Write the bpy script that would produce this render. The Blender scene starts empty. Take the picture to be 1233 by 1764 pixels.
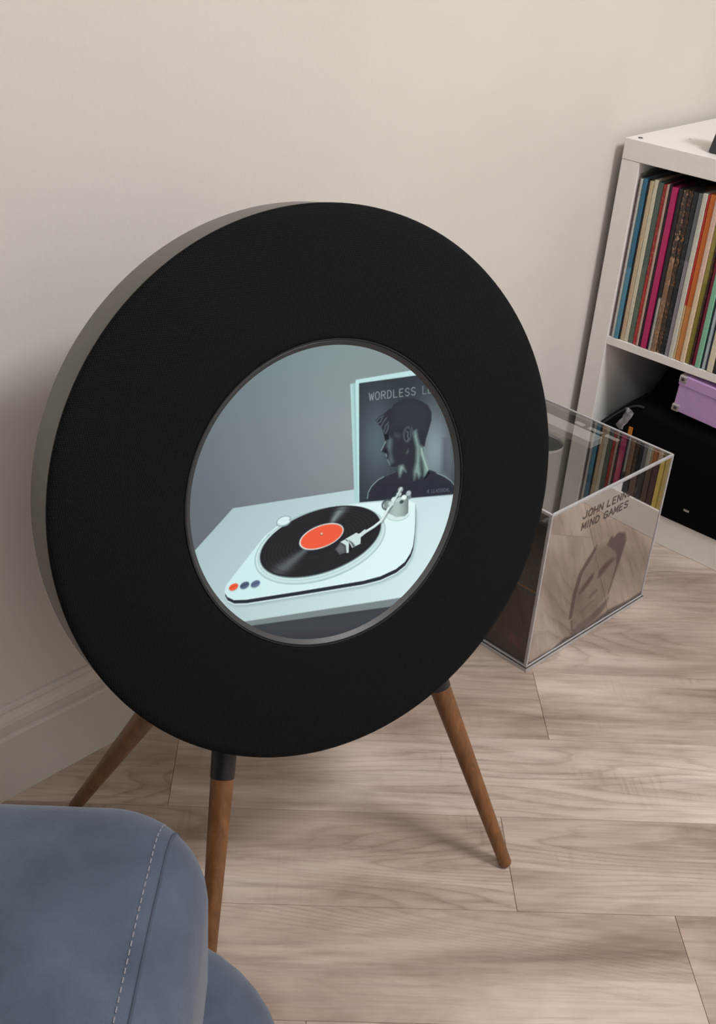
import bpy, bmesh, math, random
import numpy as np
from mathutils import Vector, Matrix

random.seed(7)
S = bpy.context.scene
COL = S.collection

# ------------------------------------------------------------------ camera
CR = ((0.6903772598122703, -0.3246364898401046, 0.6465217618908101),
      (-0.7203956505143889, -0.3905145068975561, 0.5731740805571283),
      (0.0664029054639329, -0.8614578163594859, -0.5034690504679445))
CC = Vector((-1.933582, -1.130706, 1.207607))
cam_d = bpy.data.cameras.new('camera')
cam = bpy.data.objects.new('camera', cam_d)
COL.objects.link(cam)
S.camera = cam
cam_d.sensor_fit = 'VERTICAL'
cam_d.sensor_height = 36.0
cam_d.lens = 1990.0 / 1764.0 * 36.0
cam_d.clip_start = 0.02
mw = Matrix(((CR[0][0], -CR[0][1], -CR[0][2], CC.x),
             (CR[1][0], -CR[1][1], -CR[1][2], CC.y),
             (CR[2][0], -CR[2][1], -CR[2][2], CC.z),
             (0, 0, 0, 1)))
cam.matrix_world = mw

# ------------------------------------------------------------------ world, lights, exposure
W = bpy.data.worlds.new('world')
S.world = W
W.use_nodes = True
W.node_tree.nodes['Background'].inputs[0].default_value = (0.8, 0.86, 1.0, 1)
W.node_tree.nodes['Background'].inputs[1].default_value = 0.3
S.view_settings.view_transform = 'Standard'
S.view_settings.look = 'None'
S.view_settings.gamma = 1.0
S.view_settings.use_curve_mapping = False
S.view_settings.exposure = 0.0


def area(name, loc, size, power, col, target=None):
    l = bpy.data.lights.new(name, 'AREA')
    l.shape = 'DISK'
    l.size = size
    l.energy = power
    l.color = col
    o = bpy.data.objects.new(name, l)
    COL.objects.link(o)
    o.location = loc
    if target is not None:
        o.rotation_euler = (Vector(target) - Vector(loc)).to_track_quat('-Z', 'Y').to_euler()
    return o


area('ceiling_key_fill_light', (-0.45, -1.75, 2.44), 0.7, 50, (0.985, 0.985, 1.0))
area('ceiling_key_fill_light', (-2.3, -2.3, 2.44), 0.9, 14, (0.985, 0.985, 1.0))  # fill light added to brighten the shelf front, no known lamp there


# ------------------------------------------------------------------ node helpers
def newmat(name):
    m = bpy.data.materials.new(name)
    m.use_nodes = True
    nt = m.node_tree
    return m, nt, nt.nodes['Principled BSDF']


def nd(nt, typ, **kw):
    n = nt.nodes.new(typ)
    for k, v in kw.items():
        if k in n.inputs.keys():
            n.inputs[k].default_value = v
        else:
            setattr(n, k, v)
    return n


def srgb(r, g, b):
    def f(c):
        c /= 255.0
        return c / 12.92 if c <= 0.04045 else ((c + 0.055) / 1.055) ** 2.4
    return (f(r), f(g), f(b), 1.0)


def coords(nt, scale=(1, 1, 1), kind='Object'):
    tc = nd(nt, 'ShaderNodeTexCoord')
    mp = nd(nt, 'ShaderNodeMapping')
    mp.inputs['Scale'].default_value = scale
    nt.links.new(tc.outputs[kind], mp.inputs['Vector'])
    return mp.outputs['Vector']


def ramp(nt, fac, stops):
    r = nd(nt, 'ShaderNodeValToRGB')
    e = r.color_ramp.elements
    while len(e) > 1:
        e.remove(e[-1])
    e[0].position, e[0].color = stops[0]
    for p, c in stops[1:]:
        x = e.new(p)
        x.color = c
    nt.links.new(fac, r.inputs['Fac'])
    return r.outputs['Color']


def noise(nt, vec, scale, detail=4, rough=0.6, dist=0.0):
    n = nd(nt, 'ShaderNodeTexNoise')
    n.inputs['Scale'].default_value = scale
    n.inputs['Detail'].default_value = detail
    n.inputs['Roughness'].default_value = rough
    n.inputs['Distortion'].default_value = dist
    nt.links.new(vec, n.inputs['Vector'])
    return n.outputs['Fac']


def bump(nt, p, height, strength, dist=0.001):
    b = nd(nt, 'ShaderNodeBump')
    b.inputs['Strength'].default_value = strength
    b.inputs['Distance'].default_value = dist
    nt.links.new(height, b.inputs['Height'])
    nt.links.new(b.outputs['Normal'], p.inputs['Normal'])


def mixc(nt, fac, a, b, blend='MIX'):
    m = nd(nt, 'ShaderNodeMix', data_type='RGBA', blend_type=blend)
    for s, v in ((m.inputs[0], fac), (m.inputs[6], a), (m.inputs[7], b)):
        if hasattr(v, 'links'):
            nt.links.new(v, s)
        else:
            s.default_value = v
    return m.outputs[2]


def plain(name, col, rough=0.5, metal=0.0, grain=0.06, bscale=60, bstr=0.05, spec=0.5, kind='Object'):
    """solid colour with a slight procedural variation and relief"""
    m, nt, p = newmat(name)
    v = coords(nt, kind=kind)
    f = noise(nt, v, bscale)
    lo = tuple(c * (1 - grain) for c in col[:3]) + (1,)
    hi = tuple(min(1, c * (1 + grain)) for c in col[:3]) + (1,)
    nt.links.new(ramp(nt, f, [(0.3, lo), (0.7, hi)]), p.inputs['Base Color'])
    p.inputs['Roughness'].default_value = rough
    p.inputs['Metallic'].default_value = metal
    p.inputs['Specular IOR Level'].default_value = spec
    if bstr:
        bump(nt, p, f, bstr, 0.0006)
    return m


def wall_mat():
    m, nt, p = newmat('painted_wall')
    v = coords(nt)
    f = noise(nt, v, 130, 3, 0.5)
    g = noise(nt, v, 3.0, 3)
    nt.links.new(ramp(nt, g, [(0.3, (0.635, 0.605, 0.56, 1)), (0.7, (0.665, 0.635, 0.59, 1))]), p.inputs['Base Color'])
    p.inputs['Roughness'].default_value = 0.6
    p.inputs['Specular IOR Level'].default_value = 0.3
    bump(nt, p, f, 0.25, 0.0012)
    return m


def plank_mat():
    m, nt, p = newmat('greige_vinyl_plank')
    oi = nd(nt, 'ShaderNodeObjectInfo')
    tc = nd(nt, 'ShaderNodeTexCoord')
    off = nd(nt, 'ShaderNodeVectorMath', operation='MULTIPLY')
    comb = nd(nt, 'ShaderNodeCombineXYZ')
    for i in range(3):
        nt.links.new(oi.outputs['Random'], comb.inputs[i])
    nt.links.new(comb.outputs[0], off.inputs[0])
    off.inputs[1].default_value = (37.0, 11.0, 5.0)
    add = nd(nt, 'ShaderNodeVectorMath', operation='ADD')
    nt.links.new(tc.outputs['Object'], add.inputs[0])
    nt.links.new(off.outputs[0], add.inputs[1])

    def mp(sc):
        q = nd(nt, 'ShaderNodeMapping')
        q.inputs['Scale'].default_value = sc
        nt.links.new(add.outputs[0], q.inputs['Vector'])
        return q.outputs['Vector']
    big = noise(nt, mp((2.2, 11, 1)), 1.0, 5, 0.62, 0.6)
    fine = noise(nt, mp((5, 90, 1)), 1.0, 5, 0.7, 0.3)
    cloud = noise(nt, mp((3.5, 5, 1)), 1.0, 4, 0.6, 0.2)
    # cathedral grain: distorted bands running along the board
    hill = noise(nt, mp((0.9, 5.6, 1)), 1.0, 1.5, 0.4, 0.35)
    mu = nd(nt, 'ShaderNodeMath', operation='MULTIPLY')
    nt.links.new(hill, mu.inputs[0])
    mu.inputs[1].default_value = 30.0
    wob = nd(nt, 'ShaderNodeMath', operation='ADD')
    nt.links.new(mu.outputs[0], wob.inputs[0])
    nt.links.new(fine, wob.inputs[1])
    wv = nd(nt, 'ShaderNodeMath', operation='FRACT')
    nt.links.new(wob.outputs[0], wv.inputs[0])
    base = ramp(nt, big, [(0.28, srgb(118, 98, 85)), (0.42, srgb(160, 142, 129)), (0.55, srgb(186, 169, 157)), (0.72, srgb(210, 198, 188))])
    fcol = ramp(nt, fine, [(0.34, (0.56, 0.53, 0.52, 1)), (0.5, (0.95, 0.94, 0.93, 1)), (0.68, (1.12, 1.12, 1.12, 1))])
    c1 = mixc(nt, 0.62, base, fcol, 'MULTIPLY')
    ccol = ramp(nt, cloud, [(0.3, srgb(124, 106, 96)), (0.5, srgb(182, 168, 158)), (0.75, srgb(208, 198, 191))])
    c2 = mixc(nt, 0.30, c1, ccol)
    wmask = ramp(nt, wv.outputs[0], [(0.0, (0.93, 0.92, 0.91, 1)), (0.10, (0.68, 0.64, 0.61, 1)), (0.26, (0.88, 0.86, 0.85, 1)), (0.6, (1, 1, 1, 1)), (1.0, (0.97, 0.97, 0.97, 1))])
    wfac = ramp(nt, noise(nt, mp((1.6, 4, 1)), 1.0, 2), [(0.46, (0.12, 0.12, 0.12, 1)), (0.60, (0.85, 0.85, 0.85, 1))])
    c3 = mixc(nt, wfac, c2, mixc(nt, 1.0, c2, wmask, 'MULTIPLY'))
    # cross saw marks in patches
    saw = noise(nt, mp((150, 9, 1)), 1.0, 2, 0.6)
    sawm = ramp(nt, noise(nt, mp((6, 9, 1)), 1.0, 2), [(0.60, (0, 0, 0, 1)), (0.70, (0.5, 0.5, 0.5, 1))])
    sawc = ramp(nt, saw, [(0.36, (0.74, 0.71, 0.69, 1)), (0.5, (1, 1, 1, 1))])
    c4 = mixc(nt, sawm, c3, mixc(nt, 1.0, c3, sawc, 'MULTIPLY'))
    # short dark cracks and knots
    cr = noise(nt, mp((1.6, 42, 1)), 1.0, 3, 0.5, 0.4)
    crm = ramp(nt, cr, [(0.21, (0.85, 0.85, 0.85, 1)), (0.27, (0, 0, 0, 1))])
    c5 = mixc(nt, crm, c4, srgb(96, 74, 62))
    kn = nd(nt, 'ShaderNodeTexVoronoi', feature='F1')
    kn.inputs['Scale'].default_value = 1.0
    nt.links.new(mp((1.9, 4.2, 1)), kn.inputs['Vector'])
    knm = ramp(nt, kn.outputs['Distance'], [(0.03, (0.7, 0.7, 0.7, 1)), (0.17, (0, 0, 0, 1))])
    c6 = mixc(nt, knm, c5, srgb(120, 98, 86))
    c7 = mixc(nt, 1.0, c6, oi.outputs['Color'], 'MULTIPLY')
    nt.links.new(c7, p.inputs['Base Color'])
    p.inputs['Roughness'].default_value = 0.46
    p.inputs['Specular IOR Level'].default_value = 0.35
    bump(nt, p, fine, 0.12, 0.0008)
    return m


def wood_mat():
    m, nt, p = newmat('walnut_leg')
    tc = nd(nt, 'ShaderNodeTexCoord')
    q = nd(nt, 'ShaderNodeMapping')
    q.inputs['Scale'].default_value = (70, 70, 5)
    nt.links.new(tc.outputs['Object'], q.inputs['Vector'])
    f = noise(nt, q.outputs['Vector'], 1.0, 5, 0.65, 0.8)
    nt.links.new(ramp(nt, f, [(0.25, srgb(78, 48, 26)), (0.5, srgb(108, 70, 38)), (0.75, srgb(132, 88, 50))]), p.inputs['Base Color'])
    p.inputs['Roughness'].default_value = 0.38
    bump(nt, p, f, 0.08, 0.0004)
    return m


def fabric_mat(name, lo, hi, scale, strength, rough=0.9, sheen=0.0, mottled=3.0):
    m, nt, p = newmat(name)
    v = coords(nt)
    vo = nd(nt, 'ShaderNodeTexVoronoi', feature='F1')
    vo.inputs['Scale'].default_value = scale
    nt.links.new(v, vo.inputs['Vector'])
    g = noise(nt, v, mottled, 5, 0.65, 0.5)
    nt.links.new(ramp(nt, g, [(0.3, lo), (0.7, hi)]), p.inputs['Base Color'])
    p.inputs['Roughness'].default_value = rough
    p.inputs['Specular IOR Level'].default_value = 0.2
    p.inputs['Sheen Weight'].default_value = sheen
    p.inputs['Sheen Roughness'].default_value = 0.4
    bump(nt, p, vo.outputs['Distance'], strength, 0.0008)
    return m


def speaker_cloth():
    m, nt, p = newmat('black_speaker_cloth')
    v = coords(nt, (1, 1, 1))
    w1 = nd(nt, 'ShaderNodeTexWave', bands_direction='X')
    w2 = nd(nt, 'ShaderNodeTexWave', bands_direction='Z')
    for w in (w1, w2):
        w.inputs['Scale'].default_value = 150
        w.inputs['Distortion'].default_value = 0.15
        nt.links.new(v, w.inputs['Vector'])
    mul = nd(nt, 'ShaderNodeMath', operation='MULTIPLY')
    nt.links.new(w1.outputs['Fac'], mul.inputs[0])
    nt.links.new(w2.outputs['Fac'], mul.inputs[1])
    nt.links.new(ramp(nt, mul.outputs[0], [(0.0, (0.0026, 0.0031, 0.0038, 1)), (0.8, (0.0090, 0.0106, 0.0124, 1))]), p.inputs['Base Color'])
    p.inputs['Roughness'].default_value = 0.75
    p.inputs['Specular IOR Level'].default_value = 0.10
    bump(nt, p, mul.outputs[0], 0.5, 0.0006)
    return m


def acrylic(name, fac, tint, gloss):
    m = bpy.data.materials.new(name)
    m.use_nodes = True
    nt = m.node_tree
    nt.nodes.remove(nt.nodes['Principled BSDF'])
    out = nt.nodes['Material Output']
    tr = nd(nt, 'ShaderNodeBsdfTransparent')
    tr.inputs[0].default_value = tint
    gl = nd(nt, 'ShaderNodeBsdfGlossy')
    gl.inputs['Color'].default_value = gloss
    f = noise(nt, coords(nt), 14, 3)
    r = ramp(nt, f, [(0.3, (0.012, 0.012, 0.012, 1)), (0.7, (0.035, 0.035, 0.035, 1))])
    nt.links.new(r, gl.inputs['Roughness'])
    fr = nd(nt, 'ShaderNodeLayerWeight')
    fr.inputs['Blend'].default_value = 0.5
    ma = nd(nt, 'ShaderNodeMath', operation='ADD', use_clamp=True)
    pw = nd(nt, 'ShaderNodeMath', operation='POWER')
    nt.links.new(fr.outputs['Facing'], pw.inputs[0])
    pw.inputs[1].default_value = 4.0
    pm = nd(nt, 'ShaderNodeMath', operation='MULTIPLY')
    nt.links.new(pw.outputs[0], pm.inputs[0])
    pm.inputs[1].default_value = 0.5
    nt.links.new(pm.outputs[0], ma.inputs[0])
    ma.inputs[1].default_value = fac
    mx = nd(nt, 'ShaderNodeMixShader')
    nt.links.new(ma.outputs[0], mx.inputs[0])
    nt.links.new(tr.outputs[0], mx.inputs[1])
    nt.links.new(gl.outputs[0], mx.inputs[2])
    nt.links.new(mx.outputs[0], out.inputs['Surface'])
    return m


def attr_emit(name):
    m = bpy.data.materials.new(name)
    m.use_nodes = True
    nt = m.node_tree
    nt.nodes.remove(nt.nodes['Principled BSDF'])
    a = nd(nt, 'ShaderNodeVertexColor')
    a.layer_name = 'Col'
    e = nd(nt, 'ShaderNodeEmission')
    nt.links.new(a.outputs['Color'], e.inputs['Color'])
    nt.links.new(e.outputs[0], nt.nodes['Material Output'].inputs['Surface'])
    return m


def attr_print(name):
    m, nt, p = newmat(name)
    a = nd(nt, 'ShaderNodeVertexColor')
    a.layer_name = 'Col'
    nt.links.new(a.outputs['Color'], p.inputs['Base Color'])
    nt.links.new(a.outputs['Alpha'], p.inputs['Alpha'])
    p.inputs['Roughness'].default_value = 0.5
    return m


def spine_mat(name, top, bottom=None, split=0.5, mottle=None):
    """cardboard record spine: colour below / above a height, optional coloured speckle"""
    m, nt, p = newmat(name)
    tc = nd(nt, 'ShaderNodeTexCoord')
    sep = nd(nt, 'ShaderNodeSeparateXYZ')
    nt.links.new(tc.outputs['Generated'], sep.inputs[0])
    b = bottom or top
    c = ramp(nt, sep.outputs['Z'], [(0.0, b), (max(0.01, split - 0.005), b), (min(0.99, split + 0.005), top), (1.0, top)])
    q = nd(nt, 'ShaderNodeMapping')
    q.inputs['Scale'].default_value = (60, 260, 150)
    nt.links.new(tc.outputs['Object'], q.inputs['Vector'])
    f = noise(nt, q.outputs['Vector'], 1.0, 3, 0.6)
    if mottle:
        fm = ramp(nt, f, [(0.54, (0, 0, 0, 1)), (0.62, (1, 1, 1, 1))])
        c = mixc(nt, fm, c, mottle)
    wv = ramp(nt, f, [(0.3, (0.86, 0.86, 0.86, 1)), (0.7, (1.05, 1.05, 1.05, 1))])
    c = mixc(nt, 1.0, c, wv, 'MULTIPLY')
    nt.links.new(c, p.inputs['Base Color'])
    p.inputs['Roughness'].default_value = 0.45
    return m


M = {
    'wall': wall_mat(),
    'trim': plain('white_trim_paint', (0.60, 0.575, 0.53), 0.4, grain=0.02, bstr=0.02),
    'ceiling': plain('ceiling_paint', (0.8, 0.79, 0.76), 0.8, grain=0.02),
    'plank': plank_mat(),
    'sub': plain('floor_joint', (0.36, 0.31, 0.28), 0.9),
    'shelf': plain('white_shelf_foil', (0.84, 0.815, 0.78), 0.42, grain=0.02, bstr=0.02),
    'rim': plain('warm_grey_satin_rim', (0.118, 0.109, 0.100), 0.38, metal=0.25, grain=0.04, bscale=200, bstr=0.03),
    'cloth': speaker_cloth(),
    'bezel': plain('black_bezel', (0.006, 0.006, 0.0065), 0.4, grain=0.1, bstr=0.0),
    'innerlip': plain('dark_grey_inner_lip', (0.035, 0.034, 0.035), 0.45, grain=0.05, bstr=0.02),
    'blackmetal': plain('black_collar', (0.008, 0.008, 0.01), 0.4, grain=0.1, bstr=0.02),
    'walnut': wood_mat(),
    'back': plain('black_plastic_back', (0.02, 0.02, 0.022), 0.5),
    'velvet': fabric_mat('blue_grey_velvet', srgb(63, 71, 86), srgb(84, 94, 111), 900, 0.25, 0.85, 0.22, 9.0),
    'thread': plain('pale_thread', srgb(128, 128, 138), 0.8),
    'velvetdark': plain('seam_shadow_cord', srgb(58, 66, 82), 0.9),
    'acrylic': acrylic('mirrored_clear_acrylic', 0.72, (0.42, 0.42, 0.41, 1), (0.86, 0.83, 0.82, 1)),
    'acryliclid': acrylic('clear_acrylic_lid', 0.36, (0.86, 0.855, 0.84, 1), (0.80, 0.79, 0.78, 1)),
    'acrylicclear': acrylic('clear_acrylic', 0.08, (0.86, 0.86, 0.86, 1), (0.8, 0.8, 0.8, 1)),
    'innerface': acrylic('clear_acrylic_inner_face', 0.02, (0.96, 0.96, 0.96, 1), (0.6, 0.6, 0.6, 1)),
    'acedge': plain('frosted_acrylic_edge', (0.44, 0.43, 0.44), 0.25, grain=0.12, bscale=40),
    'plastic': acrylic('clear_record_sleeve', 0.26, (0.80, 0.80, 0.80, 1), (0.85, 0.85, 0.88, 1)),
    'bag': plain('black_nylon', (0.0012, 0.0012, 0.0016), 0.6, grain=0.3, bscale=30, spec=0.08),
    'lilac': plain('lilac_card', srgb(186, 150, 200), 0.55, grain=0.03),
    'metal': plain('pale_metal', (0.62, 0.60, 0.60), 0.3, metal=0.8),
    'darkmetal': plain('dark_rivet', (0.08, 0.07, 0.09), 0.4, metal=0.6),
    'orange': plain('orange_tag', srgb(196, 122, 36), 0.6),
    'blackplastic': plain('black_plastic', (0.008, 0.008, 0.010), 0.35),
    'greyplastic': plain('dark_grey_plastic', (0.03, 0.03, 0.032), 0.55),
    'white': plain('white_card', (0.72, 0.70, 0.66), 0.6),
    'lampglow': None,
    'orangeband': plain('ochre_print', srgb(112, 78, 36), 0.6),
    'redprint': plain('rust_print', srgb(96, 46, 32), 0.6, grain=.4),
}
mm = bpy.data.materials.new('lamp_diffuser')
mm.use_nodes = True
mm.node_tree.nodes['Principled BSDF'].inputs['Emission Color'].default_value = (1, 0.93, 0.84, 1)
mm.node_tree.nodes['Principled BSDF'].inputs['Emission Strength'].default_value = 1.5
M['lampglow'] = mm


# ------------------------------------------------------------------ object helpers
def link(o, parent=None):
    COL.objects.link(o)
    if parent is not None:
        o.parent = parent
    return o


def gloc(o):
    v = Vector(o.location)
    while o.parent:
        o = o.parent
        v += o.location
    return v


def empty(name, loc, label=None, cat=None, group=None):
    o = bpy.data.objects.new(name, None)
    o.empty_display_size = 0.05
    o.location = loc
    COL.objects.link(o)
    tag(o, label, cat, group)
    return o


def tag(o, label=None, cat=None, group=None, kind=None):
    for k, v in (('label', label), ('category', cat), ('group', group), ('kind', kind)):
        if v:
            o[k] = v
    return o


def mesh(name, verts, faces, mats, parent=None, loc=None, smooth=False, fmat=None):
    """verts in world coordinates; the object's origin is put at loc (default: centre of its base)"""
    vs = [Vector(v) for v in verts]
    if loc is None:
        lo = [min(v[i] for v in vs) for i in range(3)]
        hi = [max(v[i] for v in vs) for i in range(3)]
        loc = Vector(((lo[0] + hi[0]) / 2, (lo[1] + hi[1]) / 2, lo[2]))
    loc = Vector(loc)
    me = bpy.data.meshes.new(name)
    me.from_pydata([tuple(v - loc) for v in vs], [], faces)
    me.update()
    if not isinstance(mats, (list, tuple)):
        mats = [mats]
    for m in mats:
        me.materials.append(m)
    if fmat:
        for i, k in enumerate(fmat):
            me.polygons[i].material_index = k
    if smooth:
        for p in me.polygons:
            p.use_smooth = True
    o = bpy.data.objects.new(name, me)
    o.location = loc - (gloc(parent) if parent else Vector((0, 0, 0)))
    link(o, parent)
    return o


def frombm(name, bm, mats, parent=None, loc=None, smooth=False):
    bm.verts.ensure_lookup_table()
    bm.verts.index_update()
    vs = [v.co.copy() for v in bm.verts]
    fs = [[v.index for v in f.verts] for f in bm.faces]
    fm = [f.material_index for f in bm.faces]
    bm.free()
    return mesh(name, vs, fs, mats, parent, loc, smooth, fm)


def boxbm(x0, x1, y0, y1, z0, z1, bev=0.0, seg=2, mat=None, bm=None):
    b = bmesh.new()
    bmesh.ops.create_cube(b, size=1.0)
    for v in b.verts:
        v.co = Vector((x0 + (v.co.x + .5) * (x1 - x0), y0 + (v.co.y + .5) * (y1 - y0), z0 + (v.co.z + .5) * (z1 - z0)))
    if bev:
        bmesh.ops.bevel(b, geom=b.edges[:], offset=bev, segments=seg, affect='EDGES', profile=0.5)
    bmesh.ops.recalc_face_normals(b, faces=b.faces[:])
    if mat is not None:
        for v in b.verts:
            v.co = mat @ v.co
    if bm is None:
        return b
    me = bpy.data.meshes.new('tmp')
    b.to_mesh(me)
    b.free()
    bm.from_mesh(me)
    bpy.data.meshes.remove(me)
    return bm


def box(name, x0, x1, y0, y1, z0, z1, m, parent=None, bev=0.0015, seg=2, mat=None, smooth=False):
    return frombm(name, boxbm(x0, x1, y0, y1, z0, z1, bev, seg, mat), m, parent, smooth=smooth)


def frame(axis):
    a = Vector(axis).normalized()
    t = Vector((0, 0, 1)) if abs(a.z) < 0.9 else Vector((1, 0, 0))
    e1 = a.cross(t).normalized()
    return e1, a.cross(e1).normalized(), a


def lathe(name, prof, origin, e1, e2, ax, m, parent=None, seg=48, smooth=True, closed=False, loc=None, sharp=None):
    """prof: list of (radius, distance along axis)"""
    vs, fs = [], []
    n = len(prof)
    for (r, h) in prof:
        for k in range(seg):
            a = 2 * math.pi * k / seg
            vs.append(Vector(origin) + e1 * (r * math.cos(a)) + e2 * (r * math.sin(a)) + ax * h)
    rng = n if closed else n - 1
    for i in range(rng):
        j = (i + 1) % n
        for k in range(seg):
            k2 = (k + 1) % seg
            fs.append((i * seg + k, i * seg + k2, j * seg + k2, j * seg + k))
    if not closed:
        if prof[0][0] > 1e-6:
            fs.append(tuple(range(seg - 1, -1, -1)))
        if prof[-1][0] > 1e-6:
            fs.append(tuple((n - 1) * seg + k for k in range(seg)))
    b = bmesh.new()
    bv = [b.verts.new(v) for v in vs]
    for f in fs:
        b.faces.new([bv[i] for i in f])
    bmesh.ops.remove_doubles(b, verts=b.verts[:], dist=1e-6)
    bmesh.ops.recalc_face_normals(b, faces=b.faces[:])
    o = frombm(name, b, m, parent, loc, smooth)
    if smooth:
        try:
            o.data.set_sharp_from_angle(angle=math.radians(38))
        except Exception:
            pass
    return o


def tube(name, p0, p1, r0, r1, m, parent=None, seg=24, tip=True):
    p0, p1 = Vector(p0), Vector(p1)
    e1, e2, a = frame(p1 - p0)
    L = (p1 - p0).length
    prof = [(r0, 0.0), (r0 + (r1 - r0) * .5, L * .5)]
    if tip:
        prof += [(r1, L - r1 * .8), (r1 * .9, L - r1 * .35), (r1 * .6, L - r1 * .08), (r1 * .3, L)]
    else:
        prof += [(r1, L)]
    return lathe(name, prof, p0, e1, e2, a, m, parent, seg)


# ------------------------------------------------------------------ painter for flat prints and the display
def seg_dist(px, py, x0, y0, x1, y1):
    dx, dy = x1 - x0, y1 - y0
    L = dx * dx + dy * dy + 1e-12
    t = np.clip(((px - x0) * dx + (py - y0) * dy) / L, 0, 1)
    return np.hypot(px - x0 - t * dx, py - y0 - t * dy)


class Painter:
    def __init__(self, px, py, base, alpha=1.0):
        self.x, self.y = px, py
        self.c = np.empty((len(px), 4))
        self.c[:, :3] = base
        self.c[:, 3] = alpha

    def put(self, idx, a, col):
        a = np.clip(a, 0, 1)[:, None]
        if callable(col):
            col = col(self.x[idx], self.y[idx])
        col = np.asarray(col, float)
        self.c[idx, :3] = self.c[idx, :3] * (1 - a) + col * a
        self.c[idx, 3:] = np.maximum(self.c[idx, 3:], a)

    def win(self, x0, x1, y0, y1, pad):
        return np.nonzero((self.x > x0 - pad) & (self.x < x1 + pad) & (self.y > y0 - pad) & (self.y < y1 + pad))[0]

    def poly(self, pts, col, soft=0.7, op=1.0):
        xs = [p[0] for p in pts]
        ys = [p[1] for p in pts]
        idx = self.win(min(xs), max(xs), min(ys), max(ys), soft * 2 + 1)
        if not len(idx):
            return
        x, y = self.x[idx], self.y[idx]
        d = np.full(len(idx), 1e9)
        ins = np.zeros(len(idx), bool)
        for i in range(len(pts)):
            x0, y0 = pts[i]
            x1, y1 = pts[(i + 1) % len(pts)]
            d = np.minimum(d, seg_dist(x, y, x0, y0, x1, y1))
            if y0 != y1:
                c = (y0 > y) != (y1 > y)
                ins ^= c & (x < (x1 - x0) * (y - y0) / (y1 - y0) + x0)
        sd = np.where(ins, d, -d)
        self.put(idx, (sd / (2 * soft) + 0.5) * op if soft < 1 else np.clip(sd / (2 * soft) + 0.5, 0, 1) * op, col)

    def line(self, pts, w, col, op=1.0, soft=0.6):
        xs = [p[0] for p in pts]
        ys = [p[1] for p in pts]
        idx = self.win(min(xs), max(xs), min(ys), max(ys), w + soft * 2)
        if not len(idx):
            return
        d = np.full(len(idx), 1e9)
        for (x0, y0), (x1, y1) in zip(pts[:-1], pts[1:]):
            d = np.minimum(d, seg_dist(self.x[idx], self.y[idx], x0, y0, x1, y1))
        self.put(idx, np.clip((w / 2 - d) / (2 * soft) + 0.5, 0, 1) * op, col)

    def ell(self, cx, cy, ex, ey, b, col, ring=None, op=1.0, soft=0.7):
        """ellipse by half extents ex, ey and skew b; ring = line width"""
        idx = self.win(cx - ex, cx + ex, cy - ey, cy + ey, 3 + (ring or 0))
        if not len(idx):
            return
        A, C_ = ex * ex, ey * ey
        det = A * C_ - b * b
        X, Y = self.x[idx] - cx, self.y[idx] - cy
        q = np.sqrt(np.maximum((C_ * X * X - 2 * b * X * Y + A * Y * Y) / det, 1e-9))
        r = np.hypot(X, Y)
        sd = r / q - r          # distance to the rim along the ray
        sd = sd * 0.75
        if ring:
            sd = ring / 2 - np.abs(sd)
        self.put(idx, np.clip(sd / (2 * soft) + 0.5, 0, 1) * op, col)


FONT = {
    'W': [[(0, 1), (.25, 0), (.5, .8), (.75, 0), (1, 1)]],
    'O': [[(.35, 1), (.65, 1), (.92, .75), (.92, .25), (.65, 0), (.35, 0), (.08, .25), (.08, .75), (.35, 1)]],
    'R': [[(.1, 0), (.1, 1), (.65, 1), (.88, .85), (.88, .65), (.65, .5), (.1, .5)], [(.5, .5), (.92, 0)]],
    'D': [[(.1, 0), (.1, 1), (.55, 1), (.88, .75), (.88, .25), (.55, 0), (.1, 0)]],
    'L': [[(.12, 1), (.12, 0), (.85, 0)]],
    'E': [[(.85, 1), (.12, 1), (.12, 0), (.85, 0)], [(.12, .52), (.75, .52)]],
    'S': [[(.88, .85), (.65, 1), (.35, 1), (.12, .85), (.12, .65), (.35, .53), (.65, .47), (.88, .35), (.88, .15), (.65, 0), (.35, 0), (.1, .15)]],
    'J': [[(.8, 1), (.8, .2), (.6, 0), (.3, 0), (.1, .2)]],
    'H': [[(.1, 0), (.1, 1)], [(.9, 0), (.9, 1)], [(.1, .5), (.9, .5)]],
    'N': [[(.1, 0), (.1, 1), (.9, 0), (.9, 1)]],
    'M': [[(.05, 0), (.1, 1), (.5, .2), (.9, 1), (.95, 0)]],
    'I': [[(.5, 0), (.5, 1)]],
    'G': [[(.9, .8), (.65, 1), (.35, 1), (.1, .75), (.1, .25), (.35, 0), (.65, 0), (.9, .2), (.9, .45), (.55, .45)]],
    'A': [[(0, 0), (.5, 1), (1, 0)], [(.2, .38), (.8, .38)]],
    'C': [[(.9, .8), (.65, 1), (.35, 1), (.1, .75), (.1, .25), (.35, 0), (.65, 0), (.9, .2)]],
    'K': [[(.1, 0), (.1, 1)], [(.88, 1), (.1, .42)], [(.35, .6), (.92, 0)]],
}


def write(P, text, org, ex, ey, adv, wd, lw, col, op=1.0, space=0.8):
    """org: lower left; ex: unit vector along the line times cap height; ey: up times cap height"""
    x = 0.0
    for ch in text:
        if ch == ' ':
            x += space
            continue
        w = 0.35 if ch == 'I' else wd
        for st in FONT[ch]:
            pts = []
            for (a, b) in st:
                if ch == 'I':
                    a = 0.5
                u = x + a * w
                pts.append((org[0] + ex[0] * u + ey[0] * b, org[1] + ex[1] * u + ey[1] * b))
            P.line(pts, lw, col, op)
        x += adv if ch != 'I' else adv * 0.55


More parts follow.
